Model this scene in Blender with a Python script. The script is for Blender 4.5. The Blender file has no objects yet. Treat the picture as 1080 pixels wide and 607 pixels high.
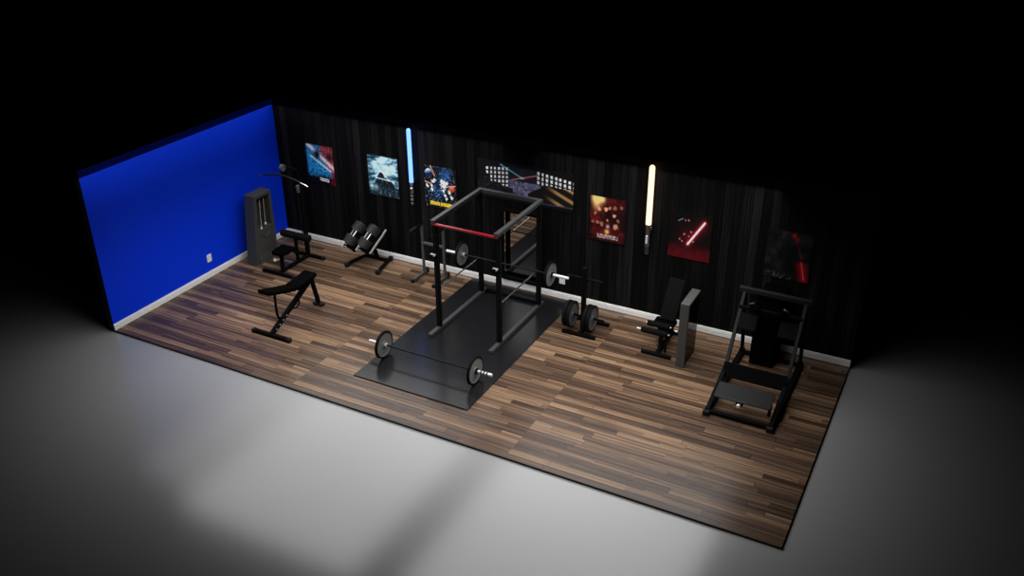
import bpy, bmesh, math, random
from mathutils import Vector, Matrix, noise
C = bpy.context.scene.collection
random.seed(7)
sc = bpy.context.scene
V = Vector

# ------------------------------------------------------------------ materials
def srgb(*c):
    return tuple(((x/255)/12.92 if x/255 <= .04045 else ((x/255+.055)/1.055)**2.4) for x in c)

def mat(name, col, rough=.5, metal=0.0, spec=.5, bump=0.0, bscale=200.0, var=0.0, emit=None, estr=0.0, coat=0.0):
    m = bpy.data.materials.new(name); m.use_nodes = True
    nt = m.node_tree; b = nt.nodes['Principled BSDF']
    b.inputs['Base Color'].default_value = (*col, 1)
    b.inputs['Roughness'].default_value = rough
    b.inputs['Metallic'].default_value = metal
    b.inputs['Specular IOR Level'].default_value = spec
    b.inputs['Coat Weight'].default_value = coat
    if emit:
        b.inputs['Emission Color'].default_value = (*emit, 1)
        b.inputs['Emission Strength'].default_value = estr
    if bump or var:
        tc = nt.nodes.new('ShaderNodeTexCoord')
        n = nt.nodes.new('ShaderNodeTexNoise'); n.inputs['Scale'].default_value = bscale
        n.inputs['Detail'].default_value = 3
        nt.links.new(tc.outputs['Object'], n.inputs['Vector'])
        if bump:
            bp = nt.nodes.new('ShaderNodeBump'); bp.inputs['Strength'].default_value = bump
            bp.inputs['Distance'].default_value = .002
            nt.links.new(n.outputs['Fac'], bp.inputs['Height'])
            nt.links.new(bp.outputs['Normal'], b.inputs['Normal'])
        if var:
            mr = nt.nodes.new('ShaderNodeMapRange')
            mr.inputs['To Min'].default_value = 1-var; mr.inputs['To Max'].default_value = 1+var
            nt.links.new(n.outputs['Fac'], mr.inputs['Value'])
            mx = nt.nodes.new('ShaderNodeVectorMath'); mx.operation = 'SCALE'
            mx.inputs[0].default_value = col
            nt.links.new(mr.outputs['Result'], mx.inputs['Scale'])
            nt.links.new(mx.outputs['Vector'], b.inputs['Base Color'])
    return m

M = {}
M['black_steel'] = mat('black_steel', (.0035, .0035, .0037), .55, 0, .03, .15, 300)
M['grey_steel'] = mat('grey_steel', (.07, .07, .07), .5, .2, .5, .1, 300)
M['beam_steel'] = mat('beam_steel', (.033, .033, .035), .5, .1, .5, .1, 300)
M['side_plate'] = mat('side_plate_steel', (.004, .004, .0042), .6, 0, .03, .1, 300)
M['foot_steel'] = mat('footplate_steel', (.011, .011, .0115), .5, 0, .12, .1, 300)
M['sled_steel'] = mat('sled_steel', (.014, .014, .0145), .5, 0, .1, .1, 300)
M['plate_mid'] = mat('plate_mid_grey', (.07, .072, .075), .5, .1, .4, .3, 90, .25)
M['hole'] = mat('hole_dark', (.002, .002, .002), .9)
M['chrome'] = mat('chrome', (.75, .75, .76), .22, 1.0)
M['bright_steel'] = mat('bright_steel', (.7, .7, .7), .4, .35)
M['bar_dark'] = mat('bar_dark', (.008, .008, .008), .45, 0, .12)
M['plate_grey'] = mat('plate_grey', (.15, .15, .145), .5, .1, .5, .3, 90, .25)
M['plate_dark'] = mat('plate_dark', (.003, .003, .003), .7, 0, .08)
M['dumbbell_grey'] = mat('dumbbell_charcoal', (.018, .018, .018), .6, 0, .3, .2, 150)
M['liner_grey'] = mat('liner_grey', (.30, .30, .29), .5)
M['rubber'] = mat('rubber', (.008, .008, .008), .65, 0, .15, .3, 500)
M['vinyl'] = mat('black_vinyl', (.002, .002, .002), .8, 0, .0, .2, 250)
M['grey_pad'] = mat('charcoal_vinyl', (.0055, .0055, .0057), .8, 0, .01, .2, 250)
M['panel_grey'] = mat('tower_grey', (.04, .04, .037), .6, 0, .5, .15, 120, .12)
M['panel_dark'] = mat('tower_dark', (.025, .025, .025), .6)
M['red_paint'] = mat('red_paint', srgb(150, 14, 34), .35)
M['white'] = mat('white_plastic', (.8, .8, .78), .4)
M['trim'] = mat('trim_white', (.85, .84, .82), .4)
M['mirror'] = mat('mirror_glass', (.42, .42, .42), .02, 1.0)
M['blue'] = mat('blue_paint', (.0005, .036, .75), .6, 0, .12, .1, 150, .04)
M['wall_back_dark'] = mat('wall_outer', (.004, .004, .004), .8)
M['slab_edge'] = mat('floor_edge', (.003, .003, .003), .7)
M['glow_blue'] = mat('blue_glow', (.03, .05, .06), .5, emit=(.33, .76, 2.8), estr=1.0)
M['glow_warm'] = mat('warm_glow', (.06, .05, .04), .5, emit=(1.8, 1.15, .80), estr=1.0)
M['silver'] = mat('silver_handle', (.6, .6, .6), .3, .9)
M['gunmetal'] = mat('gunmetal_handle', (.12, .11, .10), .4, .7)

def smoked():
    m = bpy.data.materials.new('smoked_acrylic'); m.use_nodes = True
    nt = m.node_tree; out = nt.nodes['Material Output']
    t = nt.nodes.new('ShaderNodeBsdfTransparent'); t.inputs[0].default_value = (.35, .34, .33, 1)
    g = nt.nodes.new('ShaderNodeBsdfGlossy'); g.inputs['Roughness'].default_value = .08; g.inputs['Color'].default_value = (.6, .6, .6, 1)
    f = nt.nodes.new('ShaderNodeFresnel'); f.inputs[0].default_value = 1.45
    mx = nt.nodes.new('ShaderNodeMixShader'); nt.links.new(f.outputs[0], mx.inputs[0])
    nt.links.new(t.outputs[0], mx.inputs[1]); nt.links.new(g.outputs[0], mx.inputs[2]); nt.links.new(mx.outputs[0], out.inputs[0])
    return m
class NT:
    """small node helper"""
    def __init__(s, name):
        s.m = bpy.data.materials.new(name); s.m.use_nodes = True
        s.nt = s.m.node_tree; s.b = s.nt.nodes['Principled BSDF']
        s.tc = s.n('ShaderNodeTexCoord')
    def n(s, t, **k):
        x = s.nt.nodes.new(t)
        for a, v in k.items(): setattr(x, a, v)
        return x
    def l(s, a, b): s.nt.links.new(a, b)
    def math(s, op, a, b=None):
        x = s.n('ShaderNodeMath', operation=op)
        for i, v in enumerate((a, b)):
            if v is None: continue
            if isinstance(v, (int, float)): x.inputs[i].default_value = v
            else: s.l(v, x.inputs[i])
        return x.outputs[0]
    def comb(s, x, y, z):
        c = s.n('ShaderNodeCombineXYZ')
        for i, v in enumerate((x, y, z)):
            if isinstance(v, (int, float)): c.inputs[i].default_value = v
            else: s.l(v, c.inputs[i])
        return c.outputs[0]
    def sep(s):
        c = s.n('ShaderNodeSeparateXYZ'); s.l(s.tc.outputs['Object'], c.inputs[0]); return c.outputs
    def white(s, vec, out='Value'):
        w = s.n('ShaderNodeTexWhiteNoise', noise_dimensions='3D'); s.l(vec, w.inputs['Vector']); return w.outputs[out]
    def noise(s, vec, scale=1, detail=3, rough=.5):
        w = s.n('ShaderNodeTexNoise'); s.l(vec, w.inputs['Vector'])
        w.inputs['Scale'].default_value = scale; w.inputs['Detail'].default_value = detail
        w.inputs['Roughness'].default_value = rough; return w.outputs['Fac']
    def ramp(s, fac, stops):
        r = s.n('ShaderNodeValToRGB'); s.l(fac, r.inputs[0]); e = r.color_ramp.elements
        while len(e) < len(stops): e.new(.5)
        for i, (p, c) in enumerate(stops): e[i].position = p; e[i].color = (*c, 1)
        return r.outputs[0]
    def bump(s, h, strength, dist):
        b = s.n('ShaderNodeBump'); b.inputs['Strength'].default_value = strength; b.inputs['Distance'].default_value = dist
        s.l(h, b.inputs['Height']); s.l(b.outputs[0], s.b.inputs['Normal'])

LXT = 11.0
def wood_floor():
    k = NT('wood_planks'); X, Y, Z = k.sep()
    rw = .104; T = LXT/3
    X = k.math('MULTIPLY', k.math('FRACT', k.math('DIVIDE', X, T)), T)          # the laminate pattern repeats in tiles
    Yt = k.math('MULTIPLY', k.math('FRACT', k.math('DIVIDE', Y, rw*14)), rw*14)
    ry = k.math('DIVIDE', Yt, rw); row = k.math('FLOOR', ry); ry = k.math('ADD', ry, 0)
    off = k.white(k.comb(row, 3.7, 0))
    L = k.math('ADD', 1.2, k.math('MULTIPLY', k.white(k.comb(row, 9.1, 4)), 1.3))
    cx = k.math('ADD', k.math('DIVIDE', X, L), k.math('MULTIPLY', off, 7.0))
    col = k.math('FLOOR', cx)
    tone = k.white(k.comb(col, row, 1.3))
    hue = k.white(k.comb(col, row, 8.8))
    # fine strips inside a plank
    strip = k.white(k.comb(k.math('FLOOR', k.math('ADD', k.math('DIVIDE', X, 1.7), k.math('MULTIPLY', tone, 9))), k.math('FLOOR', k.math('DIVIDE', Yt, rw/3)), 5.1))
    grain = k.noise(k.comb(k.math('MULTIPLY', X, .8), k.math('ADD', k.math('MULTIPLY', Y, 48), k.math('MULTIPLY', tone, 40)), tone), 1.0, 5, .65)
    fac = k.math('ADD', k.math('ADD', k.math('MULTIPLY', tone, .42), k.math('MULTIPLY', strip, .22)), k.math('SUBTRACT', k.math('MULTIPLY', grain, 1.1), .36))
    c = k.ramp(fac, [(0.0, (.014, .0085, .006)), (.28, (.038, .0225, .015)), (.5, (.078, .047, .030)), (.70, (.170, .102, .060)), (.95, (.33, .21, .125))])
    fy = k.math('FRACT', ry); fx = k.math('FRACT', cx)
    e1 = k.math('LESS_THAN', k.math('MINIMUM', fy, k.math('SUBTRACT', 1.0, fy)), .022)
    e2 = k.math('LESS_THAN', k.math('MINIMUM', fx, k.math('SUBTRACT', 1.0, fx)), .0018)
    gap = k.math('MAXIMUM', e1, e2)
    mx = k.n('ShaderNodeMix', data_type='RGBA'); k.l(k.math('MULTIPLY', gap, .75), mx.inputs[0]); k.l(c, mx.inputs[6]); mx.inputs[7].default_value = (.012, .008, .006, 1)
    k.l(mx.outputs[2], k.b.inputs['Base Color'])
    k.b.inputs['Roughness'].default_value = .25
    k.b.inputs['Specular IOR Level'].default_value = .3
    k.bump(k.math('SUBTRACT', k.math('MULTIPLY', grain, .3), gap), .25, .002)
    return k.m
M['wood'] = wood_floor()
M['smoked'] = smoked()

def plank_wall():
    k = NT('black_planks'); X, Y, Z = k.sep()
    w = .142
    rx = k.math('DIVIDE', X, w); c = k.math('FLOOR', rx); fx = k.math('FRACT', rx)
    tone = k.white(k.comb(c, 2.2, 0))
    grain = k.noise(k.comb(k.math('ADD', k.math('MULTIPLY', X, 55), k.math('MULTIPLY', tone, 50)), tone, k.math('MULTIPLY', Z, .8)), 1.0, 5, .7)
    f = k.math('ADD', k.math('MULTIPLY', tone, .25), k.math('MULTIPLY', grain, .9))
    col = k.ramp(f, [(.46, (.0004, .0004, .0004)), (.60, (.0035, .0034, .0034)), (.80, (.016, .0155, .0155))])
    gap = k.math('LESS_THAN', k.math('MINIMUM', fx, k.math('SUBTRACT', 1.0, fx)), .035)
    mx = k.n('ShaderNodeMix', data_type='RGBA'); k.l(gap, mx.inputs[0]); k.l(col, mx.inputs[6]); mx.inputs[7].default_value = (.001, .001, .001, 1)
    k.l(mx.outputs[2], k.b.inputs['Base Color'])
    k.b.inputs['Roughness'].default_value = .7
    k.b.inputs['Specular IOR Level'].default_value = .1
    k.bump(k.math('SUBTRACT', k.math('MULTIPLY', grain, .5), gap), .6, .004)
    return k.m
M['planks'] = plank_wall()

def mat_rubber():
    k = NT('rubber_mat')
    n = k.noise(k.tc.outputs['Object'], 85, 2, .6)
    v = k.n('ShaderNodeTexVoronoi'); v.inputs['Scale'].default_value = 70; k.l(k.tc.outputs['Object'], v.inputs['Vector'])
    k.l(k.ramp(v.outputs['Distance'], [(0, (.022, .023, .026)), (.35, (.008, .0082, .009)), (1, (.006, .006, .007))]), k.b.inputs['Base Color'])
    k.b.inputs['Roughness'].default_value = .2
    k.b.inputs['Specular IOR Level'].default_value = .3
    k.bump(n, .12, .003)
    return k.m
M['mat'] = mat_rubber()

def ground_mat():
    k = NT('grey_ground')
    n = k.noise(k.tc.outputs['Object'], 60, 3, .6)
    k.l(k.ramp(n, [(.2, (.235, .235, .235)), (.8, (.26, .26, .26))]), k.b.inputs['Base Color'])
    k.b.inputs['Roughness'].default_value = .21
    k.b.inputs['Specular IOR Level'].default_value = .8
    return k.m
M['ground'] = ground_mat()

def print_mat():
    m = bpy.data.materials.new('poster_print'); m.use_nodes = True
    b = m.node_tree.nodes['Principled BSDF']
    a = m.node_tree.nodes.new('ShaderNodeVertexColor'); a.layer_name = 'print'
    m.node_tree.links.new(a.outputs['Color'], b.inputs['Base Color'])
    b.inputs['Roughness'].default_value = .55
    b.inputs['Specular IOR Level'].default_value = .2
    return m
M['print'] = print_mat()

# ------------------------------------------------------------------ mesh builder
ORG = {}
class MB:
    def __init__(s): s.bm = bmesh.new()
    def _merge(s, t, mi=0):
        for f in t.faces: f.material_index = mi
        me = bpy.data.meshes.new('t'); t.to_mesh(me); t.free(); s.bm.from_mesh(me); bpy.data.meshes.remove(me)
    def box(s, c, d, rot=None, bev=.004, mi=0, seg=1):
        t = bmesh.new(); bmesh.ops.create_cube(t, size=1)
        bmesh.ops.scale(t, vec=V(d), verts=t.verts)
        if bev: bmesh.ops.bevel(t, geom=t.edges[:], offset=min(bev, min(d)*.45), segments=seg, affect='EDGES', profile=.5)
        if rot is not None: bmesh.ops.transform(t, matrix=rot.to_4x4(), verts=t.verts)
        bmesh.ops.translate(t, vec=V(c), verts=t.verts)
        if seg > 1:
            for f in t.faces: f.smooth = True
        s._merge(t, mi); return s
    def bx(s, x0, x1, y0, y1, z0, z1, **k):
        return s.box(((x0+x1)/2, (y0+y1)/2, (z0+z1)/2), (x1-x0, y1-y0, z1-z0), **k)
    def bar(s, a, b, w, h, side=(1, 0, 0), **k):
        """rectangular bar from a to b; w along 'side', h along the third axis"""
        a = V(a); b = V(b); d = b-a; z = d.normalized(); x = V(side); x = (x - z*x.dot(z)).normalized(); y = z.cross(x)
        R = Matrix((x, y, z)).transposed()
        return s.box((a+b)/2, (w, h, d.length), rot=R, **k)
    def lathe(s, a, ax, prof, n=28, mi=0, smooth=True):
        a = V(a); z = V(ax).normalized(); x = z.orthogonal().normalized(); y = z.cross(x)
        t = bmesh.new(); rings = []
        for (d, r) in prof:
            if r < 1e-6: rings.append([t.verts.new(a+z*d)])
            else: rings.append([t.verts.new(a+z*d+(x*math.cos(q*2*math.pi/n)+y*math.sin(q*2*math.pi/n))*r) for q in range(n)])
        for p, q in zip(rings, rings[1:]):
            for i in range(n):
                j = (i+1) % n
                if len(p) == 1 and len(q) == 1: continue
                if len(p) == 1: f = t.faces.new((p[0], q[i], q[j]))
                elif len(q) == 1: f = t.faces.new((p[i], q[0], p[j]))
                else: f = t.faces.new((p[i], q[i], q[j], p[j]))
                f.smooth = smooth
        bmesh.ops.recalc_face_normals(t, faces=t.faces)
        # sharp profile corners
        for e in t.edges:
            if len(e.link_faces) == 2 and e.calc_face_angle(0) > .6: e.smooth = False
        s._merge(t, mi); return s
    def cyl(s, a, b, r, n=24, mi=0, r2=None):
        a = V(a); b = V(b); L = (b-a).length; r2 = r if r2 is None else r2
        return s.lathe(a, b-a, [(0, 0), (0, r), (L, r2), (L, 0)], n, mi)
    def tube(s, pts, r, n=12, mi=0):
        pts = [V(p) for p in pts]; t = bmesh.new(); rings = []; x = None
        for i, p in enumerate(pts):
            d = (pts[min(i+1, len(pts)-1)]-pts[max(i-1, 0)]).normalized()
            x = d.orthogonal().normalized() if x is None else (x-d*x.dot(d)).normalized()
            y = d.cross(x)
            rings.append([t.verts.new(p+(x*math.cos(q*2*math.pi/n)+y*math.sin(q*2*math.pi/n))*r) for q in range(n)])
        for p, q in zip(rings, rings[1:]):
            for i in range(n):
                f = t.faces.new((p[i], q[i], q[(i+1) % n], p[(i+1) % n])); f.smooth = True
        t.faces.new(rings[0]); t.faces.new(rings[-1]); bmesh.ops.recalc_face_normals(t, faces=t.faces)
        s._merge(t, mi); return s
    def prism(s, poly, ext, mi=0, bev=0.0, seg=2):
        t = bmesh.new(); e = V(ext)
        a = [t.verts.new(V(p)) for p in poly]; b = [t.verts.new(V(p)+e) for p in poly]
        t.faces.new(a); t.faces.new(b)
        for i in range(len(a)):
            j = (i+1) % len(a); t.faces.new((a[i], a[j], b[j], b[i]))
        bmesh.ops.recalc_face_normals(t, faces=t.faces)
        if bev: bmesh.ops.bevel(t, geom=t.edges[:], offset=bev, segments=seg, affect='EDGES', profile=.5)
        s._merge(t, mi); return s
    def build(s, name, mats, parent=None, loc=None):
        me = bpy.data.meshes.new(name)
        org = ORG[parent.name] if parent else V(loc or (0, 0, 0))
        bmesh.ops.translate(s.bm, vec=-org, verts=s.bm.verts)
        s.bm.to_mesh(me); s.bm.free()
        for m in (mats if isinstance(mats, (list, tuple)) else [mats]): me.materials.append(M[m] if isinstance(m, str) else m)
        o = bpy.data.objects.new(name, me); C.objects.link(o)
        ORG[o.name] = org
        if parent: o.parent = parent
        else: o.location = org
        return o

def tag(o, label, cat, group=None):
    o['label'] = label; o['category'] = cat
    if group: o['group'] = group
    return o
def thing(name, loc, label, cat, group=None):
    o = bpy.data.objects.new(name, None); o.empty_display_size = .1; C.objects.link(o); o.location = loc
    ORG[o.name] = V(loc); return tag(o, label, cat, group)
def struct(o): o['kind'] = 'structure'; return o
def dup(root, loc, label, group=None):
    def cp(o, parent):
        c = o.copy(); C.objects.link(c); c.parent = parent
        for ch in o.children: cp(ch, c)
        return c
    r = cp(root, None); r.location = loc; r['label'] = label; ORG[r.name] = V(loc)
    if group: r['group'] = group
    return r

# ------------------------------------------------------------------ setting
LX, WY, HZ = 11.0, 4.41, 2.79
b = MB(); b.bx(-.0, LX, 0, WY, -.034, 0, bev=0)
for f in b.bm.faces: f.material_index = 0 if f.normal.z > .5 else 1
struct(b.build('floor', ['wood', 'slab_edge']))
struct(MB().bx(-60, 70, -50, 90, -.2, -.034, bev=0).build('ground', 'ground'))
b = MB(); b.bx(-.12, 0, 0, WY, -.034, HZ, bev=0)
for f in b.bm.faces: f.material_index = 0 if (f.normal.x > .5) else 1
struct(b.build('wall_left', ['blue', 'wall_back_dark']))
b = MB(); b.bx(-.12, LX, WY, WY+.12, -.034, HZ, bev=0)
for f in b.bm.faces: f.material_index = 0 if f.normal.y < -.5 else 1
struct(b.build('wall_back', ['planks', 'wall_back_dark']))
# baseboards with a stepped moulding
BH, BT = .11, .018
prof = [(0, 0), (BT, 0), (BT, .040), (BT-.014, .041), (BT-.014, .050), (BT, .052), (BT, .072), (BT-.015, .073), (BT-.015, .083), (BT-.003, .086), (BT-.003, .096), (BT-.010, .099), (BT-.010, BH), (0, BH)]
struct(MB().prism([(q, 0, z) for q, z in prof], (0, WY-BT, 0)).build('baseboard_left', 'trim'))
struct(MB().prism([(0, WY-q, z) for q, z in prof], (LX, 0, 0)).build('baseboard_back', 'trim'))

# ------------------------------------------------------------------ lighting
def area(name, x0, x1, y0, y1, z, L, col=(1, 1, 1), spread=140):
    d = bpy.data.lights.new(name, 'AREA'); d.shape = 'RECTANGLE'; d.size = x1-x0; d.size_y = y1-y0
    d.energy = L*math.pi*(x1-x0)*(y1-y0)*1.0; d.color = col; d.spread = math.radians(spread)
    o = bpy.data.objects.new(name, d); C.objects.link(o); o.location = ((x0+x1)/2, (y0+y1)/2, z)
LZ = 2.67
area('ceiling_panel_light', 1.35, 4.95, -.6, 4.38, LZ, 2.8)
area('ceiling_panel_light', 5.7, 9.6, -.6, 4.38, LZ, 2.8)
area('ceiling_panel_light', -.0, 1.2, -.2, 4.38, LZ, .95, spread=180)
w = bpy.data.worlds.new('World'); sc.world = w; w.use_nodes = True
w.node_tree.nodes['Background'].inputs[0].default_value = (0, 0, 0, 1)
w.node_tree.nodes['Background'].inputs[1].default_value = 0

# ------------------------------------------------------------------ floor mat
tag(MB().bx(4.355, 6.36, .695, 4.325, .0, .02, bev=.003).build('rubber_mat', 'mat', loc=(5.36, 2.5, 0)),
    'long black speckled rubber mat under the rack and barbells', 'mat')

# ------------------------------------------------------------------ barbells
def disc_plate(mb, x, y, z, r=.225, t=.045, out=1):
    """cast plate: raised rim, dished web, hub; the same on both faces"""
    h = t/2
    prof = [(-h*.75, .024), (-h*.95, .026), (-h*.95, .055), (-h*.5, .062), (-h*.45, r*.80), (-h*.9, r*.86), (-h, r*.95), (-h*.7, r), (h*.7, r), (h, r*.95), (h*.9, r*.86), (h*.45, r*.80), (h*.5, .062), (h*.95, .055), (h*.95, .026), (h*.75, .024)]
    mb.lathe((x, y, z), (1, 0, 0), prof, 44)
    for f in mb.bm.faces:
        c = f.calc_center_median(); rr = math.hypot(c.y-y, c.z-z)
        if rr > r*.89: f.material_index = 1
def barbell(x0, x1, px0, px1, y, z, label, segs=False):
    t = thing('barbell', ((x0+x1)/2, y, z-.225), label, 'barbell')
    MB().cyl((px0+.06, y, z), (px1-.06, y, z), .0145).build('bar_shaft', 'bar_dark', t)
    for (e, p, sgn) in ((x0, px0, -1), (x1, px1, 1)):
        q = p-sgn*.062
        L = abs(e-q)
        pr = [(0, 0), (0, .036), (.022, .036), (.022, .025), (L-.006, .025), (L, .021), (L, 0)]
        m = MB(); m.lathe((q, y, z), (sgn, 0, 0), pr)
        if segs and sgn > 0:
            for k in range(3): m.lathe((p+sgn*(.10+.05*k), y, z), (sgn, 0, 0), [(0, .0255), (.012, .0262), (.024, .0255)], mi=1)
        m.build('sleeve', ['bright_steel', 'bar_dark'], t)
        m = MB(); disc_plate(m, p, y, z); m.build('weight_plate', ['plate_grey', 'plate_dark'], t)
        m = MB(); m.lathe((p+sgn*.024, y, z), (sgn, 0, 0), [(0, .027), (0, .045), (.03, .045), (.034, .04), (.034, .027)]); m.build('collar', 'bar_dark', t)
    return t
barbell(4.212, 6.412, 4.485, 6.12, 1.34, .245, 'barbell with two grey plates lying on the front of the black mat', True)
barbell(4.19, 6.535, 4.495, 6.20, 3.745, .783, 'barbell with two grey plates held up inside the power rack')

# ------------------------------------------------------------------ power rack
PXS, PYS = (4.80, 5.92), (2.48, 3.88)
rk = thing('power_rack', (5.36, 3.1, .02), 'tall black steel power rack with a red pull-up bar on the mat', 'power rack')
PW = .072
for x in PXS:
    MB().bx(x-PW/2, x+PW/2, 2.17, 4.02, .02, .082).build('base_runner', 'beam_steel', rk)
    MB().bx(x-PW/2, x+PW/2, 2.40, 3.95, 1.935, 2.0).build('top_beam', 'beam_steel', rk)
    for y in PYS:
        m = MB(); m.bx(x-PW/2, x+PW/2, y-PW/2, y+PW/2, .082, 1.935)
        for k in range(34):
            z = .17+k*.0508
            m.cyl((x, y-PW/2-.0008, z), (x, y+PW/2+.0008, z), .0105, 10, 1)
            m.cyl((x-PW/2-.0008, y, z), (x+PW/2+.0008, y, z), .0105, 10, 1)
        m.build('upright', ['black_steel', 'hole'], rk)
    # safety rod between the uprights
    s_ = MB(); s_.cyl((x, PYS[0]+.03, .752), (x, PYS[1]-.03, .752), .013, 16)
    s_.build('safety_bar', 'chrome', rk)
    # j-cup on the front upright
    jz = 1.40; y = PYS[0]-PW/2
    j = MB(); j.bx(x-.045, x+.045, y-.008, y, jz-.07, jz+.09, bev=.002)
    j.bx(x-.06, x+.02, y-.10, y-.008, jz-.035, jz-.012, bev=.003); j.bx(x-.06, x+.02, y-.10, y-.088, jz-.035, jz+.03, bev=.003)
    j = j.build('j_cup', 'black_steel', rk)
    MB().bx(x-.065, x+.022, y-.090, y-.010, jz-.010, jz+.012, bev=.003).build('liner', 'liner_grey', j)['label'] = 'pale grey plastic j-cup liner'
MB().bar((PXS[0]-.036, 3.915, 1.968), (PXS[1]+.036, 3.915, 1.968), .066, .068, side=(0, 1, 0)).build('rear_crossbeam', 'beam_steel', rk)
MB().bar((PXS[0]+.036, 3.98, .05), (PXS[1]-.036, 3.98, .05), .05, .05, side=(0, 1, 0)).build('rear_base_bar', 'black_steel', rk)
MB().cyl((PXS[0]-.02, 2.43, 1.925), (PXS[1]+.02, 2.43, 1.925), .024).build('pull_up_bar', 'red_paint', rk)['label'] = 'red pull-up bar across the front'
for x, s in ((PXS[0], 1), (PXS[1], -1)):
    MB().prism([(x+s*.036, 2.46, 1.935), (x+s*.036, 2.46, 1.83), (x+s*.11, 2.46, 1.935)], (0, .008, 0)).build('gusset', 'black_steel', rk)

# ------------------------------------------------------------------ mirror
mr = thing('wall_mirror', (5.31, WY-.03, .13), 'black framed rectangular mirror on the plank wall behind the rack', 'mirror')
mx0, mx1, mz0, mz1 = 4.93, 5.72, .13, 1.50; fw = .065
m = MB(); yb = WY-.001; yf = WY-.04
for q in ((mx0, mx0+fw, mz0, mz1), (mx1-fw, mx1, mz0, mz1), (mx0+fw, mx1-fw, mz0, mz0+fw), (mx0+fw, mx1-fw, mz1-fw, mz1)):
    m.bx(q[0], q[1], yf, yb, q[2], q[3], bev=.004)
m.build('frame', 'black_steel', mr)
MB().bx(mx0+fw-.005, mx1-fw+.005, yf+.012, yb-.004, mz0+fw-.005, mz1-fw+.005, bev=0).build('glass', 'mirror', mr)

# ------------------------------------------------------------------ outlets
def outlet(name, c, ax, label):
    t = thing(name, c, label, 'outlet', None)
    x, y, z = c
    if ax == 'x':
        MB().bx(x, x+.008, y-.055, y+.055, z-.075, z+.075, bev=.003).build('cover_plate', 'white', t)
        for d in (-.03, .03):
            m = MB(); m.bx(x+.008, x+.011, y-.02, y+.02, z+d-.018, z+d+.018, bev=.001)
            for e in (-.008, .008): m.bx(x+.0105, x+.0115, y+e-.0015, y+e+.0015, z+d-.008, z+d+.008, bev=0, mi=1)
            m.build('socket', ['trim', 'hole'], t)
    else:
        MB().bx(x-.055, x+.055, y-.008, y, z-.075, z+.075, bev=.003).build('cover_plate', 'white', t)
        for d in (-.03, .03):
            m = MB(); m.bx(x-.02, x+.02, y-.011, y-.008, z+d-.018, z+d+.018, bev=.001)
            for e in (-.008, .008): m.bx(x+e-.0015, x+e+.0015, y-.0115, y-.0105, z+d-.008, z+d+.008, bev=0, mi=1)
            m.build('socket', ['trim', 'hole'], t)
outlet('wall_outlet', (0, 2.25, .362), 'x', 'white wall outlet low on the blue wall')
outlet('wall_outlet', (6.118, WY, .352), 'y', 'white wall outlet low on the black plank wall')

# ------------------------------------------------------------------ pulley towers
def tower(loc, W, D, H, label):
    """grey tower facing +x: W along y, D along x, open front with two cables above a closed lower panel"""
    t = thing('cable_tower', loc, label, 'cable machine', None)
    x, y, z = loc; x0, x1 = x-D/2, x+D/2; y0, y1 = y-W/2, y+W/2; s = .085; zc = H*.5
    m = MB(); m.bx(x0, x0+.02, y0, y1, z, z+H, bev=.003)                       # back
    m.bx(x0+.02, x1, y0, y0+s, z, z+H, bev=.006); m.bx(x0+.02, x1, y1-s, y1, z, z+H, bev=.006)
    m.bx(x0+.02, x1, y0+s, y1-s, z+H-.07, z+H, bev=.006)
    m.build('housing', 'panel_grey', t)
    m = MB(); m.bx(x0+.02, x1-.012, y0+s, y1-s, z+.07, z+zc, bev=.004)
    m.prism([(x1-.012, y0+s, z+.07), (x1-.012, y0+s, z+.16), (x1+.02, y0+s, z), (x1-.012, y0+s, z)], (0, W-2*s, 0))
    m.build('lower_panel', 'panel_grey', t)
    MB().bx(x0+.021, x0+.03, y0+s, y1-s, z+zc, z+H-.07, bev=0).build('back_panel', 'panel_dark', t)
    for k, yy in enumerate((y-.095, y+.045)):
        zt = z+H-.09; zl = z+zc+(.03 if k else -.02)
        p = MB().cyl((x1-.06, yy-.012, zt-.03), (x1-.06, yy+.012, zt-.03), .034).build('pulley', 'bar_dark', t)
        c = MB(); c.cyl((x1-.02, yy, zt-.03), (x1-.02, yy, zl+.05), .0045, 8)
        c = c.build('cable', 'bright_steel', t)
        h = MB(); h.lathe((x1-.02, yy, zl), (0, 0, 1), [(0, 0), (.004, .014), (.02, .02), (.04, .016), (.055, .006), (.055, 0)], 16)
        h.build('cable_stop', 'white', c)
    pts = [(x1+.012, y-.10+.2*i/12, z+zc-.10-.07*math.sin(math.pi*i/12)) for i in range(13)]
    MB().tube(pts, .008).build('grab_handle', 'grey_steel', t)
    return t
tw = tower((.36, 3.245, 0), .61, .236, 1.335, 'tall grey cable tower with two hanging cables against the blue wall')
for o in tw.children_recursive:                     # the near side leans in towards the top
    for v in o.data.vertices:
        v.co.y += .16*max(0, v.co.z)/1.335*max(0, min(1, (.305-v.co.y)/.61))
wt = thing('weight_tower', (8.68, 3.47, 0), 'narrow grey weight tower with smoked side panel beside the incline bench', 'weight tower')
ax0, ax1, ay0, ay1, ah = 8.612, 8.748, 3.19, 3.745, 1.10
m = MB(); m.prism([(ax0, ay0, 0), (ax0, ay0, ah), (ax0, ay1, ah), (ax0, ay1, ah-.05), (ax0, ay0+.05, ah-.05), (ax0, ay0+.05, 0)], (ax1-ax0, 0, 0), bev=.008)
m.build('housing', 'panel_grey', wt)
MB().bx(ax0+.01, ax1-.01, ay0+.05, ay1, .0, .03).build('base_plate', 'panel_dark', wt)
MB().bx(ax0+.02, ax0+.05, ay1-.03, ay1-.005, .03, ah-.05, bev=.002).build('rear_post', 'panel_dark', wt)
MB().bx(ax1-.012, ax1-.006, ay0+.052, ay1-.004, .03, ah-.052, bev=0).build('side_panel', 'smoked', wt)['label'] = 'smoked translucent side panel'

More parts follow.
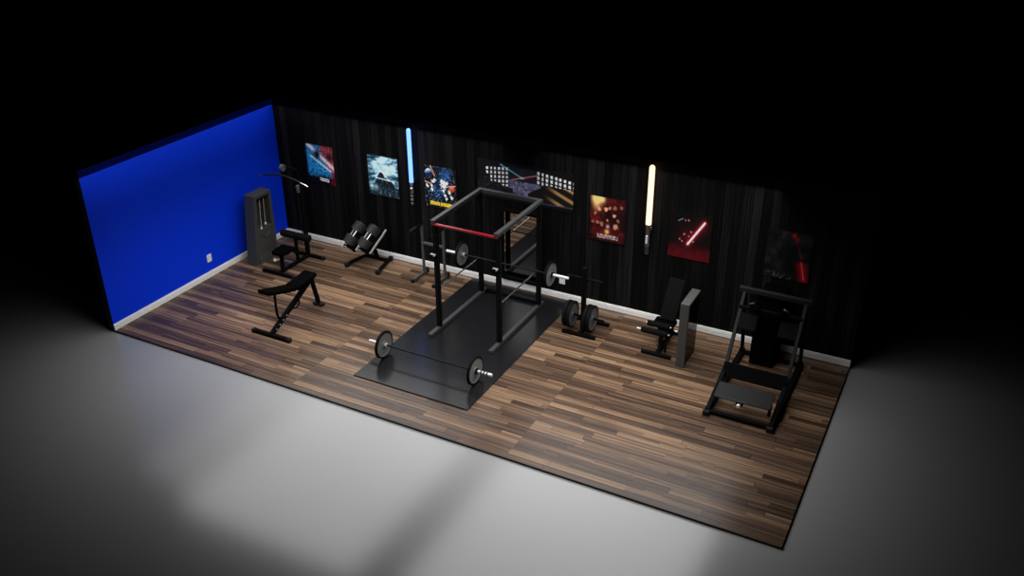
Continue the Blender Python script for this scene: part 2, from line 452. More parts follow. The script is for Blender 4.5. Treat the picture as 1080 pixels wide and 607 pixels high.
# ------------------------------------------------------------------ lat pulldown
lt = thing('lat_pulldown_machine', (1.08, 3.3, 0), 'black lat pulldown machine with seat and thigh roller in the corner', 'lat pulldown machine')
for y, n in ((2.83, 'front_foot'), (3.72, 'rear_foot')):
    m = MB(); m.bx(.74, 1.43, y-.03, y+.03, .005, .062, bev=.005); 
    o = m.build(n, 'black_steel', lt)
    for x in (.74, 1.43): MB().bx(x-.02, x+.02, y-.036, y+.036, .0, .068, bev=.006).build('end_cap', 'rubber', o)
MB().bx(1.05, 1.11, 2.86, 3.69, .005, .062, bev=.005).build('base_beam', 'black_steel', lt)
MB().bar((1.08, 2.96, .06), (1.08, 2.98, .385), .06, .06).build('seat_post', 'black_steel', lt)
k = MB().lathe((1.06, 2.925, .27), (-.75, -.65, 0), [(0, 0), (0, .008), (.05, .008), (.055, .026), (.08, .032), (.10, .022), (.105, 0)], 16).build('adjust_knob', 'white', lt); k['label'] = 'white seat adjustment knob'
MB().prism([(.97, 2.84, .38), (1.19, 2.84, .38), (1.23, 2.95, .38), (1.23, 3.20, .38), (.93, 3.20, .38), (.93, 2.95, .38)], (0, 0, .075), bev=.022, seg=3).build('seat', 'vinyl', lt)
MB().bar((1.08, 3.40, .06), (1.08, 3.40, .60), .05, .05).build('roller_post', 'black_steel', lt)
r = MB().lathe((.765, 3.40, .572), (1, 0, 0), [(0, 0), (0, .058), (.012, .07), (.30, .07), (.31, .064), (.35, .064), (.36, .07), (.648, .07), (.66, .058), (.66, 0)]).build('thigh_roller', 'grey_pad', lt)
m = MB(); m.bar((1.08, 3.70, .06), (1.08, 3.70, 1.60), .07, .07)
m.build('mast', 'black_steel', lt)
pts = [(1.08, 3.70, 1.55), (1.08, 3.68, 1.66), (1.08, 3.62, 1.78), (1.08, 3.52, 1.86), (1.08, 3.40, 1.92), (1.08, 3.30, 1.95)]
MB().tube(pts, .026, 14).build('boom', 'black_steel', lt)
p = MB(); p.lathe((1.055, 3.29, 1.945), (1, 0, 0), [(0, .01), (0, .062), (.012, .062), (.02, .05), (.03, .05), (.038, .062), (.05, .062), (.05, .01)], 24); p.build('top_pulley', 'grey_steel', lt)
p = MB(); p.bx(1.05, 1.11, 3.60, 3.66, 1.34, 1.50, bev=.02, seg=2); p.build('cable_block', 'grey_steel', lt)
MB().cyl((1.06, 3.63, 1.34), (1.06, 3.63, .40), .008, 8).build('guide_cable', 'bar_dark', lt)
MB().cyl((1.08, 3.235, 1.92), (1.08, 3.235, 1.82), .005, 8).build('pull_cable', 'bar_dark', lt)
m = MB(); n = 14
pts = [(1.08-.6+1.2*i/n, 3.235, 1.825-.125*abs(2*i/n-1)**1.6) for i in range(n+1)]
lb = m.tube(pts, .013, 10).build('pulldown_bar', 'chrome', lt)
MB().tube([pts[i] for i in range(2, n-1)], .0165, 10).build('grip', 'rubber', lb)

# ------------------------------------------------------------------ front bench
bn = thing('adjustable_bench', (2.47, 1.6, 0), 'black adjustable weight bench standing alone on the wood near the blue wall', 'bench')
o = MB().bx(2.10, 2.84, .99, 1.06, .0, .065, bev=.006).build('front_foot', 'black_steel', bn)
for x in (2.10, 2.84): MB().bx(x-.025, x+.025, .982, 1.068, .0, .073, bev=.008).build('end_cap', 'rubber', o)
m = MB(); m.bar((2.47, 1.03, .05), (2.47, 2.12, .57), .065, .075)
m.build('main_beam', 'black_steel', bn)
for k in range(4):
    c = V((2.503, 1.13+.09*k, .10+.043*k)); MB().cyl(c, c+V((.004, 0, 0)), .011, 10).build('adjustment_pin', 'bright_steel', bn)
m = MB(); m.bar((2.47, 2.13, .58), (2.47, 2.25, .05), .06, .06); m.build('rear_leg', 'black_steel', bn)
m = MB(); m.bx(2.37, 2.57, 2.21, 2.30, .0, .05, bev=.006); m.build('rear_foot', 'rubber', bn)
def pad(profile, x0, x1, th, name, parent, matn='vinyl'):
    """upholstered pad following a (y, z) profile of its underside"""
    t = [(y, z) for y, z in profile]
    poly = [(x0, y, z) for y, z in t] + [(x0, y, z+th) for y, z in reversed(t)]
    return MB().prism(poly, (x1-x0, 0, 0), bev=min(.02, th*.3), seg=3).build(name, matn, parent)
pad([(.98, .80), (1.30, .695), (1.62, .60)], 2.345, 2.595, .07, 'backrest', bn)
pad([(1.64, .59), (1.85, .60), (2.14, .635)], 2.335, 2.605, .075, 'seat', bn)
MB().bar((2.47, 1.60, .58), (2.47, 2.10, .61), .05, .03).build('seat_bracket', 'black_steel', bn)
MB().tube([(2.47, 1.22, .72), (2.47, 1.215, .50), (2.47, 1.215, .34), (2.47, 1.24, .25), (2.47, 1.33, .20)], .021).build('back_support', 'black_steel', bn)
MB().tube([(2.51, 1.74, .39), (2.53, 1.70, .31), (2.53, 1.62, .27), (2.51, 1.54, .29)], .014).build('handle', 'black_steel', bn)

# ------------------------------------------------------------------ dumbbell stand and dumbbells
ds = thing('dumbbell_stand', (2.34, 4.0, 0), 'black splayed-foot dumbbell stand with two tilted silver cradles', 'dumbbell rack')
for (xa, xb) in ((2.0, 2.11), (2.70, 2.58)):
    f_ = MB(); f_.bar((xa, 3.70, .055), (xb, 4.29, .055), .05, .045); f_ = f_.build('foot', 'black_steel', ds)
    for (xx, yy) in ((xa, 3.70), (xb, 4.29)): MB().bx(xx-.04, xx+.04, yy-.04, yy+.04, .0, .085, bev=.012, seg=2).build('end_cap', 'rubber', f_)
MB().bar((2.10, 4.18, .055), (2.60, 4.18, .055), .05, .05, side=(0, 1, 0)).build('cross_bar', 'black_steel', ds)
MB().bar((2.35, 4.18, .06), (2.30, 4.08, .52), .07, .06).build('column', 'black_steel', ds)
tdir = V((.14, .29, .33)).normalized(); tn = V((0, -tdir.z, tdir.y)).normalized(); tx = tdir.cross(tn)*-1
def along(c, d=0, n=0, x=0): return V(c)+tdir*d+tn*n+V((1, 0, 0))*x
cr = []
for cx in (2.085, 2.405):
    c0 = V((cx, 3.99, .50)); cr.append(c0)
    k = MB(); k.bar(along(c0, -.25, .0), along(c0, .27, .0), .26, .03); k.bar(along(c0, -.265, .03), along(c0, -.235, .03), .26, .08)
    k = k.build('cradle', 'black_steel', ds)
    for sx in (-.155, .155):
        MB().bar(along(c0, -.27, .03, sx), along(c0, .27, .03, sx), .012, .05).build('rail', 'bright_steel', k)
MB().bar(V(cr[0])-tn*.05+V((-.1, 0, 0)), V(cr[1])-tn*.05+V((.1, 0, 0)), .08, .04, side=(0, 1, 0)).build('tray_beam', 'black_steel', ds)
def dumbbell(c, label):
    NO = .145; DO = .03; c = along(c, DO); base = along(c, 0, NO)
    t = thing('dumbbell', base, label, 'dumbbell', None)
    MB().lathe(along(c, -.07, NO), tdir, [(0, .0), (0, .02), (.03, .018), (.07, .021), (.11, .018), (.14, .02), (.14, 0)]).build('handle', 'chrome', t)
    for s in (-1, 1):
        m = MB()
        for k in range(6):
            a = .062+.028*k; r = .125-.002*k
            m.lathe(along(c, s*a, NO), tdir*s, [(0, 0), (0, r-.004), (.004, r), (.022, r), (.026, r-.004), (.026, 0)], 28)
        m.lathe(along(c, s*.228, NO), tdir*s, [(0, 0), (0, .07), (.012, .064), (.012, 0)], 24)
        m.build('weight_head', 'dumbbell_grey', t)
dumbbell(cr[0]+V((0, 0, .0)), 'black dumbbell with chrome grip in the left cradle of the stand')
dumbbell(cr[1], 'black dumbbell with chrome grip in the right cradle of the stand')

# ------------------------------------------------------------------ dip station
dp = thing('dip_station', (3.68, 4.0, 0), 'grey tubular dip station with black grips by the wall left of rack', 'dip station')
for x in (3.46, 3.91):
    f_ = MB().bx(x-.025, x+.025, 3.70, 4.20, .012, .062, bev=.005).build('foot', 'grey_steel', dp)
    MB().bx(x-.03, x+.03, 3.68, 3.73, .0, .068, bev=.006).build('end_cap', 'rubber', f_)
    MB().bx(x-.035, x+.035, 4.16, 4.23, .0, .085, bev=.012).build('end_cap', 'rubber', f_)
    MB().bar((x, 4.10, .05), (x, 4.10, 1.0), .042, .042).build('upright', 'grey_steel', dp)
    a = MB(); a.tube([(x, 4.12, 1.00), (x, 4.0, 1.01), (x, 3.75, 1.01)], .020)
    a = a.build('dip_arm', 'black_steel', dp)
    MB().cyl((x, 3.90, 1.01), (x, 3.72, 1.01), .028).build('grip', 'rubber', a)
MB().bar((3.46, 4.10, .64), (3.91, 4.10, .64), .045, .045, side=(0, 1, 0)).build('cross_bar', 'grey_steel', dp)

# ------------------------------------------------------------------ plate tree
pt = thing('weight_plate_tree', (6.92, 3.55, 0), 'black upright plate tree with crossarm between mat and incline bench', 'plate rack')
MB().bar((6.62, 3.35, .028), (7.20, 3.35, .028), .06, .05, side=(0, 1, 0)).build('front_foot', 'black_steel', pt)
MB().bar((6.58, 3.85, .028), (7.24, 3.85, .028), .06, .05, side=(0, 1, 0)).build('rear_foot', 'black_steel', pt)
MB().bar((6.92, 3.35, .04), (6.92, 3.85, .04), .06, .05).build('base_beam', 'black_steel', pt)
MB().bx(6.885, 6.955, 3.465, 3.535, .03, 1.18, bev=.006).build('post', 'black_steel', pt)
MB().cyl((6.62, 3.5, .98), (7.24, 3.5, .98), .024).build('upper_peg', 'black_steel', pt)
MB().cyl((6.56, 3.5, .29), (7.28, 3.5, .29), .022).build('lower_peg', 'black_steel', pt)
PLN = 'plates on the plate tree'
for x, lab in ((6.725, 'inner weight plate just left of the plate tree post'), (6.655, 'outermost weight plate on the left end of the plate tree peg'),
               (7.005, 'inner weight plate just right of the plate tree post'), (7.075, 'outermost grey faced weight plate on the right end of tree peg')):
    m = MB(); disc_plate(m, x, 3.5, .29, .222, .06); 
    tag(m.build('weight_plate', ['plate_mid', 'plate_dark'], loc=(x, 3.5, .068)), lab, 'weight plate', PLN)

# ------------------------------------------------------------------ incline bench with rollers
ib = thing('incline_bench', (8.22, 3.6, 0), 'black incline bench with foam leg rollers and steep backrest beside grey tower', 'bench')
MB().bar((8.0, 3.335, .03), (8.49, 3.335, .03), .05, .05, side=(0, 1, 0)).build('front_foot', 'black_steel', ib)
MB().bar((8.0, 4.12, .03), (8.49, 4.12, .03), .05, .05, side=(0, 1, 0)).build('rear_foot', 'black_steel', ib)
MB().bar((8.25, 3.35, .04), (8.25, 4.10, .04), .06, .05).build('base_beam', 'black_steel', ib)
MB().bar((8.25, 3.50, .05), (8.22, 3.66, .40), .06, .06).build('seat_post', 'black_steel', ib)
MB().bar((8.25, 4.05, .05), (8.26, 3.98, .74), .05, .05).build('back_post', 'black_steel', ib)
MB().bar((8.36, 3.42, .05), (8.36, 3.46, .36), .035, .035).build('roller_arm', 'black_steel', ib)
MB().bar((8.25, 3.70, .05), (8.36, 3.46, .34), .035, .035).build('strut', 'black_steel', ib)
pad([(3.62, .36), (3.84, .37)], 8.06, 8.40, .065, 'seat', ib)
m = MB(); a = V((8.265, 3.74, .44)); b2 = V((8.275, 4.08, 1.03)); m.bar(a, b2, .265, .06, bev=.02, seg=3); m.build('backrest', 'grey_pad', ib)
for (y, z, xa, xb) in ((3.45, .355, 7.94, 8.38), (3.56, .43, 8.0, 8.37)):
    r = MB(); r.lathe((xa, y, z), (1, 0, 0), [(0, 0), (0, .036), (.01, .046), (xb-xa-.01, .046), (xb-xa, .036), (xb-xa, 0)]); r = r.build('foam_roller', 'grey_pad', ib)
    MB().cyl((xa-.07 if y < 3.5 else xa-.02, y, z), (xb+.02, y, z), .012, 14).build('axle', 'bright_steel', r)
MB().lathe((8.45, 3.55, .40), (1, -.2, 0), [(0, 0), (0, .008), (.03, .008), (.032, .02), (.05, .02), (.055, 0)], 14).build('adjust_knob', 'white', ib)

# ------------------------------------------------------------------ leg press / hack machine
hk = thing('hack_squat_machine', (9.86, 3.1, 0), 'large black sled leg machine with footplate at the right end of the room', 'leg machine')
xl, xr = 9.42, 10.32
for x in (xl, xr):
    f_ = MB(); f_.bx(x-.04, x+.04, 2.16, 4.06, .0, .07, bev=.006); f_ = f_.build('base_rail', 'black_steel', hk)
    for y in (2.16, 4.06): MB().bx(x-.048, x+.048, y-.03, y+.03, .0, .08, bev=.008).build('end_cap', 'rubber', f_)
    MB().bar((x, 2.22, .05), (x, 3.02, .30), .06, .07).build('lower_rail', 'black_steel', hk)
    MB().bar((x, 3.0, .27), (x, 3.75, 1.28), .05, .06).build('incline_rail', 'sled_steel', hk)
    MB().bar((x, 3.76, 1.27), (x, 4.04, .05), .05, .05).build('rear_strut', 'black_steel', hk)
MB().bar((xl-.08, 3.73, 1.285), (xr+.08, 3.73, 1.285), .07, .07, side=(0, 1, 0)).build('top_bar', 'sled_steel', hk)
MB().bar((xl, 4.03, .035), (xr, 4.03, .035), .06, .06, side=(0, 1, 0)).build('rear_cross_bar', 'black_steel', hk)
MB().bar((xl, 2.22, .035), (xr, 2.22, .035), .06, .06, side=(0, 1, 0)).build('front_cross_bar', 'black_steel', hk)
# foot plate, step panel
fp = MB(); fp.bar((xl+.04, 2.46, .285), (xr-.06, 2.46, .285), .30, .022, side=(0, .97, .24)); fp = fp.build('footplate', 'foot_steel', hk)
MB().bx(xl+.06, xl+.52, 2.315, 2.322, .238, .262, bev=.001).build('edge_strip', 'grey_steel', fp)
for x in (xl+.05, xr-.08): MB().bar((x, 2.40, .09), (x, 2.46, .27), .04, .05).build('footplate_bracket', 'black_steel', hk)
MB().lathe((9.83, 2.34, .20), (0, -1, 0), [(0, 0), (0, .01), (.03, .01), (.032, .028), (.05, .032), (.068, .024), (.072, 0)], 18).build('adjust_knob', 'bright_steel', hk)['label'] = 'round silver knob under footplate'
MB().bx(9.78, 9.88, 2.32, 2.44, .18, .255, bev=.004).build('knob_bracket', 'black_steel', hk)
MB().bar((xl-.01, 2.95, .33), (xr+.01, 2.95, .33), .23, .03, side=(0, .25, .97)).build('step_panel', 'grey_pad', hk)
u = V((0, .596, .803)); nrm = V((0, -.803, .596))
def inc(t, n, x): return V((x, 3.0, .27))+u*t+nrm*n
MB().bx(9.59, 9.945, 3.80, 4.37, .0, 1.16, bev=.012, seg=2).build('weight_column', 'vinyl', hk)
MB().bx(9.60, 9.935, 3.775, 3.80, .02, 1.22, bev=.01).build('column_cover', 'vinyl', hk)
MB().bar(inc(.98, .02, 9.86)+V((-.46, 0, 0)), inc(.98, .02, 9.86)+V((.46, 0, 0)), .05, .05, side=(0, 1, 0)).build('carriage_bar', 'black_steel', hk)
for xx, s in ((xl+.02, 1), (xr-.02, -1)):
    MB().bar(inc(.66, .02, xx+s*.13), inc(.90, .02, xx+s*.13), .27, .02, bev=.004).build('side_plate', 'side_plate', hk)
    xc = 9.84-s*.19
    MB().bar(inc(.99, .04, xc), inc(.99, .17, xc), .13, .10, bev=.025, seg=3).build('shoulder_pad', 'vinyl', hk)
    MB().tube([inc(1.0, .02, xc-s*.09), inc(1.03, .14, xc-s*.09), inc(1.05, .16, xc-s*.02)], .014).build('handle', 'beam_steel', hk)

# ------------------------------------------------------------------ sword-shaped wall lights
def sword(x, z0, zh, z1, r, kind, label):
    y = WY-.06
    t = thing('sword_wall_light', (x, y, z0), label, 'wall light')
    glow = 'glow_blue' if kind == 0 else 'glow_warm'
    L = z1-zh
    MB().lathe((x, y, zh), (0, 0, 1), [(0, 0), (0, r), (L-r, r), (L-r*.5, r*.87), (L-r*.13, r*.5), (L, 0)]).build('glow_tube', glow, t)
    h = zh-z0; q = r*.92
    if kind == 0:
        pr = [(0, 0), (0, q*.6), (.02, q*.8), (.04, q*.8), (.045, q*.55), (.07, q*.55), (.075, q*.85), (.11, q*.85), (.115, q*.6), (.14, q*.6), (.145, q*.85), (.18, q*.85), (.185, q*.6), (.21, q*.6), (.215, q*.9), (h-.11, q*.95), (h-.10, q*.6), (h-.06, q*.6), (h-.05, q), (h, q), (h, 0)]
        hl = MB().lathe((x, y, z0), (0, 0, 1), pr).build('handle', 'silver', t)
        for d in (.058, .128, .198): MB().lathe((x, y, z0+d-.012), (0, 0, 1), [(0, q*.5), (0, q*.75), (.024, q*.75), (.024, q*.5)]).build('grip_ring', 'bar_dark', hl)
        MB().bx(x-.012, x+.012, y-q*1.15, y-q*.8, z0+.24, z0+.30, bev=.003).build('switch', 'bar_dark', hl)
    else:
        pr = [(0, 0), (0, q*.75), (.015, q*.85), (.13, q*.85), (.14, q*.95), (.17, q*.95), (.18, q*.8), (.36, q*.8), (.37, q*1.0), (h-.05, q*1.0), (h-.03, q*1.1), (h, q*.95), (h, 0)]
        hl = MB().lathe((x, y, z0), (0, 0, 1), pr).build('handle', 'gunmetal', t)
        MB().bx(x-.018, x+.018, y-q*1.35, y-q*.7, z0+.2, z0+.34, bev=.004).build('switch', 'bright_steel', hl)
        for k in range(6):
            a = k*math.pi/3; MB().bx(x+math.cos(a)*q*.86-.004, x+math.cos(a)*q*.86+.004, y+math.sin(a)*q*.86-.004, y+math.sin(a)*q*.86+.004, z0+.02, z0+.12, bev=.001).build('grip_rib', 'bar_dark', hl)
        MB().bx(x+q*.5, x+q*1.5, y-.02, y+.02, zh-.09, zh-.03, bev=.004).build('clamp', 'gunmetal', hl)
    for zz in (z0+h*.5, zh+L*.6): MB().bx(x-.012, x+.012, y+q*.6, WY-.0005, zz-.015, zz+.015, bev=.002).build('wall_bracket', 'black_steel', t)
sword(3.12, 1.235, 1.662, 2.665, .037, 0, 'blue glowing sword-shaped wall light with a silver handle')
sword(7.635, 1.215, 1.735, 2.735, .045, 1, 'warm white glowing sword-shaped wall light with a dark handle')

# ------------------------------------------------------------------ posters (plain abstract stand-ins)
def fbm(x, y, s=0, o=4): return noise.fractal((x, y, s), .6, 2.0, o)
def mixc(a, b, t): t = max(0, min(1, t)); return tuple(p+(q-p)*t for p, q in zip(a, b))
def sm(a, b, x):
    t = max(0, min(1, (x-a)/(b-a))); return t*t*(3-2*t)
def seg(u, v, a, b):
    dx, dy = b[0]-a[0], b[1]-a[1]; t = max(0, min(1, ((u-a[0])*dx+(v-a[1])*dy)/(dx*dx+dy*dy)))
    return math.hypot(u-a[0]-t*dx, v-a[1]-t*dy), t
def blob(u, v, cx, cy, r): return math.exp(-((u-cx)**2+(v-cy)**2)/(r*r))

def art_bluered(u, v):
    n = fbm(u*9, v*9, 1); n2 = fbm(u*22, v*22, 5)
    c = mixc((8, 40, 90), (40, 150, 205), .5+.7*n2+.25*n)
    red = sm(-.05, .25, u+v*.55-.92+.12*n)
    c = mixc(c, mixc((60, 8, 16), (205, 90, 90), .35+.7*n2), red)
    d, t = seg(u, v, (.12, .97), (1.0, .42)); c = mixc(c, (245, 205, 205), math.exp(-(d/.055)**2)*(.9-.3*n))
    d, t = seg(u, v, (.2, .68), (.85, .36)); c = mixc(c, (190, 225, 245), math.exp(-(d/.025)**2))
    c = mixc(c, (10, 14, 24), blob(u, v, .42, .74, .11)*1.2)
    c = mixc(c, (20, 4, 8), blob(u, v, .85, .72, .12)*.8)
    c = mixc((3, 3, 5), c, sm(.14, .26, v+.05*n)); c = mixc((2, 2, 3), c, sm(0, .10, u)*sm(0, .05, 1-u)*sm(0, .05, 1-v))
    c = mixc(c, (110, 12, 22), (1-sm(.03, .3, v))*sm(.72, .9, u)*(.6+.6*n2))
    if .45 < u < .76 and (.072 < v+.05*(u-.6) < .106 or .122 < v+.05*(u-.6) < .150): c = (205, 205, 205)
    return c
def art_storm(u, v):
    n = fbm(u*3, v*9, 2); n2 = fbm(u*14, v*20, 7)
    c = mixc((14, 40, 58), (150, 190, 202), sm(.1, 1.0, .45+.75*n+.55*blob(u, v, .52, .66, .32)-.25*abs(u-.5)))
    c = mixc(c, (190, 225, 235), .6*blob(u, v, .5, .72, .16))
    ridge = .50+.10*math.exp(-((u-.46)/.10)**2)-.75*max(0, abs(u-.5)-.10)+.10*fbm(u*7, 3.3, 5)
    d = v-ridge
    if v > .22: c = mixc(c, (200, 232, 242), math.exp(-((d-.02)/.03)**2)*.45); c = mixc(c, mixc((5, 10, 15), (40, 62, 74), max(0, n2)*1.2), 1-sm(-.02, .015, d))
    band = math.exp(-((v-.43+.05*(u-.5))/.016)**2)*sm(.16, .3, u)*sm(.1, .2, 1-u); c = mixc(c, (185, 220, 240), band*.9)
    low = 1-sm(.16, .32, v+.06*n2)
    c = mixc(c, (6, 14, 20), low*.92)
    c = mixc(c, (120, 170, 190), low*max(0, n2)*.7)
    c = mixc(c, (160, 205, 220), .8*blob(u, v, .1, .22, .07)+.5*blob(u, v, .25, .2, .09))
    return mixc((3, 6, 8), c, sm(0, .03, u)*sm(0, .03, 1-u)*sm(0, .02, v)*sm(0, .02, 1-v))
def art_space(u, v):
    n = fbm(u*6, v*6, 3); n2 = fbm(u*20, v*20, 9)
    c = mixc((2, 3, 6), (22, 70, 130), 1.1*blob(u, v, .66, .80, .2)*(.7+.6*n)+.9*blob(u, v, .42, .40, .24)*(.6+n2))
    if n2 > .42: c = mixc(c, (180, 190, 205), .4)
    d = math.hypot(u-.16, (v-.82)*1.15)
    if d < .11: c = mixc((10, 22, 48), (150, 185, 215), sm(-.04, .09, (v-.82)+.3*(.16-u)))
    d = math.hypot(u-.86, (v-.52)*1.15)
    if d < .085: c = mixc((60, 8, 4), (225, 85, 50), sm(-.12, .08, (.88-u)+(v-.55)+.2*n))
    for cx, cy, r in ((.62, .58, .11), (.55, .66, .06), (.70, .64, .05), (.60, .44, .055), (.64, .33, .045), (.68, .25, .04), (.78, .42, .05), (.84, .30, .05), (.28, .62, .05), (.24, .52, .045), (.25, .42, .05), (.33, .66, .04), (.10, .50, .05)):
        c = mixc(c, (225, 222, 215), sm(.35, .65, blob(u, v, cx, cy, r)+.35*n2)*.9)
    for a, b2 in (((.22, .98), (.34, .76)), ((.02, .60), (.24, .55)), ((.74, .56), (.98, .60))):
        d, t = seg(u, v, a, b2); c = mixc(c, (235, 140, 120), math.exp(-(d/.014)**2))
    if .17 < u < .86 and abs(v-.095-.0*(u)) < .042 and not (.47 < u < .49): c = mixc((225, 180, 50), (150, 110, 20), .5+n2)
    return mixc((2, 2, 3), c, sm(0, .04, u)*sm(0, .04, 1-u))
def art_hall(u, v):
    # a dark hall seen in perspective: window walls left and right, violet floor, two thin light beams
    n = fbm(u*8, v*5, 4); n2 = fbm(u*30, v*14, 6)
    c = (7, 7, 11)
    fl = sm(.0, .05, .60-v)*sm(0, .06, u-.30)*sm(0, .05, .70-u)
    c = mixc(c, mixc((48, 48, 70), (120, 118, 150), .45+.8*n2+.3*n), fl*.9)
    if .60 < v < .92 and .30 < u < .66: c = mixc((8, 14, 22), (40, 34, 44), (1-abs(u-.48)*4)*.8)
    lt_ = .93-.0*u; 
    if .02 < u < .33:
        top = .80+.30*u; g = (u*24) % 1; h = ((v-top)*9) % 1
        if v < top and v > top-.42-.3*u and .25 < g < .8 and .25 < h < .85 and u > .08+.25*max(0, .72-v): c = (232, 205, 212)
    if u > .62:
        top = .93-.30*(u-.62); g = ((u-.62)*22) % 1; h = ((v-top)*8.5) % 1
        if v < top and v > top-.34 and .25 < g < .75 and .2 < h < .85: c = (236, 208, 214)
        if v > top-.02: c = (5, 5, 8)
    # dark slanted bulks, right one with brown slats
    if u < .38 and v < .52-.55*(u-.05)+.1*n and v > .12: c = mixc((8, 8, 10), (40, 40, 46), max(0, n2)*1.2)
    rr = .66-.62*abs(u-.72)
    if u > .54 and v < min(.62-.12*(u-.54), .3+1.6*(u-.54)) and v > .10+.3*max(0, .70-u):
        st = ((u-.60)*1.0+(v-.9)*.9)*26
        c = mixc((14, 11, 8), (120, 92, 58), sm(.55, .9, math.sin(st)*.5+.5)*sm(.68, .85, u))
    d, t = seg(u, v, (.25, .93), (.48, .66)); c = mixc(c, (110, 190, 225), math.exp(-(d/.010)**2)*.9)
    d, t = seg(u, v, (.37, .58), (.63, .80)); c = mixc(c, (235, 110, 105), math.exp(-(d/.011)**2)*.9)
    c = mixc(c, (240, 235, 240), blob(u, v, .475, .665, .02))
    if v < .12: c = mixc((5, 6, 8), (50, 60, 70), math.exp(-((v-.09-.05*(u-.6))/.012)**2)*sm(.5, .7, u))
    return c
def art_ember(u, v):
    n = fbm(u*7, v*7, 8); n2 = fbm(u*18, v*18, 3)
    c = mixc((18, 2, 4), (105, 16, 18), .5+.6*n+.2*n2)
    c = mixc(c, (12, 3, 4), .8*blob(u, v, .82, .55, .22)+.7*blob(u, v, .5, .60, .12))
    c = mixc(c, (250, 205, 130), min(1, 1.3*blob(u, v, .20, .96, .13)+.9*blob(u, v, .36, .95, .08)+.5*blob(u, v, .22, .78, .12)))
    for cx, cy, r, k in ((.28, .72, .05, 1), (.46, .74, .055, 1), (.55, .78, .04, .8), (.67, .62, .05, .9), (.18, .62, .04, .7), (.78, .52, .05, .5), (.72, .38, .075, .8), (.36, .40, .06, .6), (.50, .50, .03, .8), (.25, .42, .05, .6), (.85, .83, .05, .5), (.68, .80, .06, .5), (.13, .42, .05, .5)):
        c = mixc(c, (225, 160, 125), k*sm(.3, .75, blob(u, v, cx, cy, r)+.3*n2))
    c = mixc(c, (200, 190, 230), blob(u, v, .52, .36, .04)); c = mixc(c, (255, 190, 110), blob(u, v, .50, .24, .06))
    if .25 < u < .80 and (.115 < v < .165 or .085 < v < .10): c = mixc((190, 185, 180), (90, 60, 55), .4+n2)
    return mixc((4, 1, 2), c, sm(0, .08, u)*sm(0, .10, 1-u)*sm(0, .06, v))
def art_slash(u, v):
    n = fbm(u*6, v*6, 12); n2 = fbm(u*16, v*16, 2)
    c = mixc((5, 1, 2), (70, 4, 12), (1-sm(.1, .42, v))*(.9+.3*n))
    c = mixc(c, (95, 12, 20), .5*blob(u, v, .45, .48, .2)+.4*blob(u, v, .75, .7, .2))
    d, t = seg(u, v, (.46, .33), (.82, .84)); c = mixc(c, (190, 25, 40), math.exp(-(d/.06)**2)*.7); c = mixc(c, (255, 200, 200), 1-sm(.014, .034, d))
    for cx, cy, r in ((.44, .84, .03), (.36, .83, .025), (.52, .60, .03), (.36, .53, .03), (.47, .50, .025), (.58, .40, .03), (.26, .41, .035), (.32, .37, .03)):
        c = mixc(c, (190, 110, 110), sm(.4, .8, blob(u, v, cx, cy, r)+.25*n2)*.8)
    d, t = seg(u, v, (.20, .80), (.30, .86)); c = mixc(c, (150, 190, 220), math.exp(-(d/.010)**2)*.7)
    return c
def art_smoke(u, v):
    n = fbm(u*4, v*4, 15); n2 = fbm(u*14, v*14, 1)
    c = mixc((9, 9, 11), (48, 48, 52), .4+.6*n-.5*abs(u-.35))
    c = mixc(c, (6, 6, 10), blob((u-.52)*2.2+.52, v, .52, .40, .36))
    c = mixc(c, (190, 20, 28), blob(u, v, .58, .93, .055)+.6*blob(u, v, .66, .86, .05))
    d, t = seg(u, v, (.60, .90), (.82, .42)); c = mixc(c, (130, 30, 40), math.exp(-(d/.02)**2)*(.6+.4*n2))
    d, t = seg(u, v, (.80, .40), (.90, .06)); c = mixc(c, (175, 14, 22), math.exp(-(d/.12)**2)*(1-sm(.36, .46, v))*.85)
    c = mixc(c, (255, 90, 80), math.exp(-(d/.014)**2))
    c = mixc(c, (120, 120, 125), (1-sm(.05, .16, v))*max(0, n2)*1.1*(1-sm(.55, .7, u)))
    return c
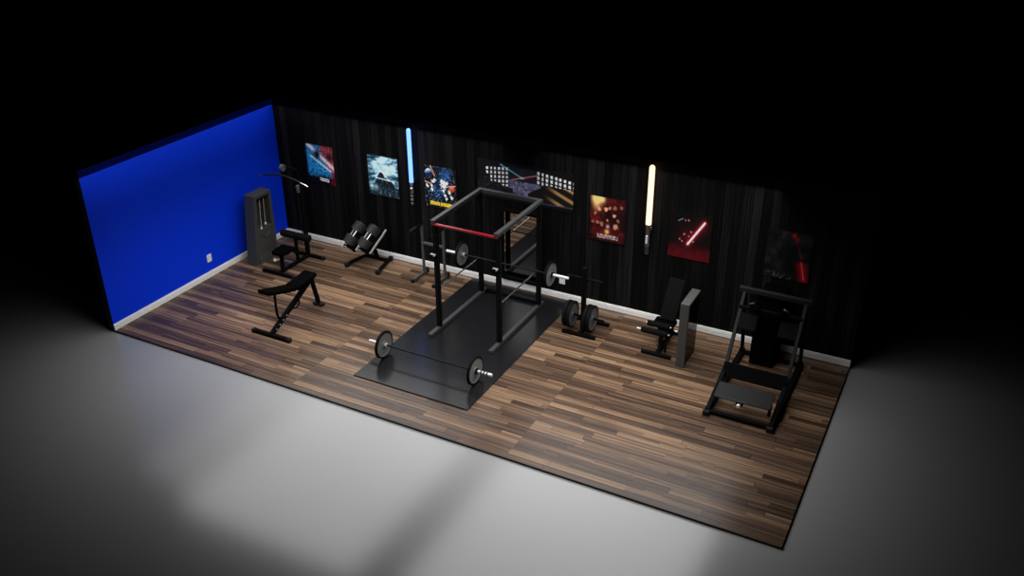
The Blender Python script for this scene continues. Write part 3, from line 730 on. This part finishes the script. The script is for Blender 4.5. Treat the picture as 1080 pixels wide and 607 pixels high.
def poster(name, x0, x1, z0, z1, fn, label, nx=90, nz=104, t=.014, gain=2.2):
    bm = bmesh.new(); y = WY-t
    lay = bm.loops.layers.float_color.new('print')
    vs = [[bm.verts.new((x0+(x1-x0)*i/nx, y, z0+(z1-z0)*j/nz)) for i in range(nx+1)] for j in range(nz+1)]
    cs = [[tuple(min(.95, gain*q) for q in srgb(*[max(0, min(255, q)) for q in fn(i/nx, j/nz)])) for i in range(nx+1)] for j in range(nz+1)]
    for j in range(nz):
        for i in range(nx):
            f = bm.faces.new((vs[j][i], vs[j][i+1], vs[j+1][i+1], vs[j+1][i]))
            for l, (jj, ii) in zip(f.loops, ((j, i), (j, i+1), (j+1, i+1), (j+1, i))): l[lay] = (*cs[jj][ii], 1)
    # edges and back of the board
    bk = [bm.verts.new(p) for p in ((x0, WY-.0005, z0), (x1, WY-.0005, z0), (x1, WY-.0005, z1), (x0, WY-.0005, z1))]
    fr = [vs[0][0], vs[0][nx], vs[nz][nx], vs[nz][0]]
    fs = [bm.faces.new((bk[1], bk[0], bk[3], bk[2]))]
    rows = [vs[0], [vs[j][nx] for j in range(nz+1)], vs[nz][::-1], [vs[j][0] for j in range(nz, -1, -1)]]
    for k in range(4):
        fs.append(bm.faces.new([bk[k], bk[(k+1) % 4]]+rows[k][::-1]))
    for f in fs: f.material_index = 1
    org = V(((x0+x1)/2, WY, z0)); bmesh.ops.translate(bm, vec=-org, verts=bm.verts)
    me = bpy.data.meshes.new(name); bm.to_mesh(me); bm.free()
    me.materials.append(M['print']); me.materials.append(M['plate_dark'])
    o = bpy.data.objects.new(name, me); C.objects.link(o); o.location = org
    return tag(o, label, 'poster')
PWD = .34
def P(cx, fn, label, gain=2.2): poster('wall_poster', cx-PWD, cx+PWD, 1.25, 2.035, fn, label, gain=gain)
P(1.02, art_bluered, 'blue and red abstract poster with a pale diagonal streak nearest the corner')
P(2.47, art_storm, 'teal poster of a dark peak under clouds, left of blue light')
P(3.70, art_space, 'dark space poster with orange ball and yellow strip right of blue light')
poster('wall_poster', 4.48, 6.29, 1.65, 2.33, art_hall, 'wide dark poster of lit windows and violet floor above the rack', 170, 70)
P(6.91, art_ember, 'dark red poster with warm glow at top left, left of white light', 1.3)
P(8.315, art_slash, 'black and red poster with one pale pink slanted bar', 1.6)
P(9.85, art_smoke, 'smoky grey poster with red glow at lower right above leg machine', 1.0)

# ------------------------------------------------------------------ camera
cam = bpy.data.cameras.new('camera'); co = bpy.data.objects.new('camera', cam); C.objects.link(co)
cam.sensor_width = 36; cam.lens = 977.03/1080*36; cam.clip_end = 300
fwv = V((-0.41446882, 0.78295736, -0.46388939)); rt = V((0.88513827, 0.46529548, -0.00550927)); up = V((-0.21153211, 0.41288967, 0.885876))
R = Matrix((rt, up, -fwv)).transposed()
co.matrix_world = Matrix.Translation(V((12.0552177, -8.67647437, 7.71357712))) @ R.to_4x4()
sc.camera = co
sc.view_settings.view_transform = 'Standard'; sc.view_settings.look = 'None'
sc.view_settings.exposure = 0; sc.view_settings.gamma = 1; sc.view_settings.use_curve_mapping = False
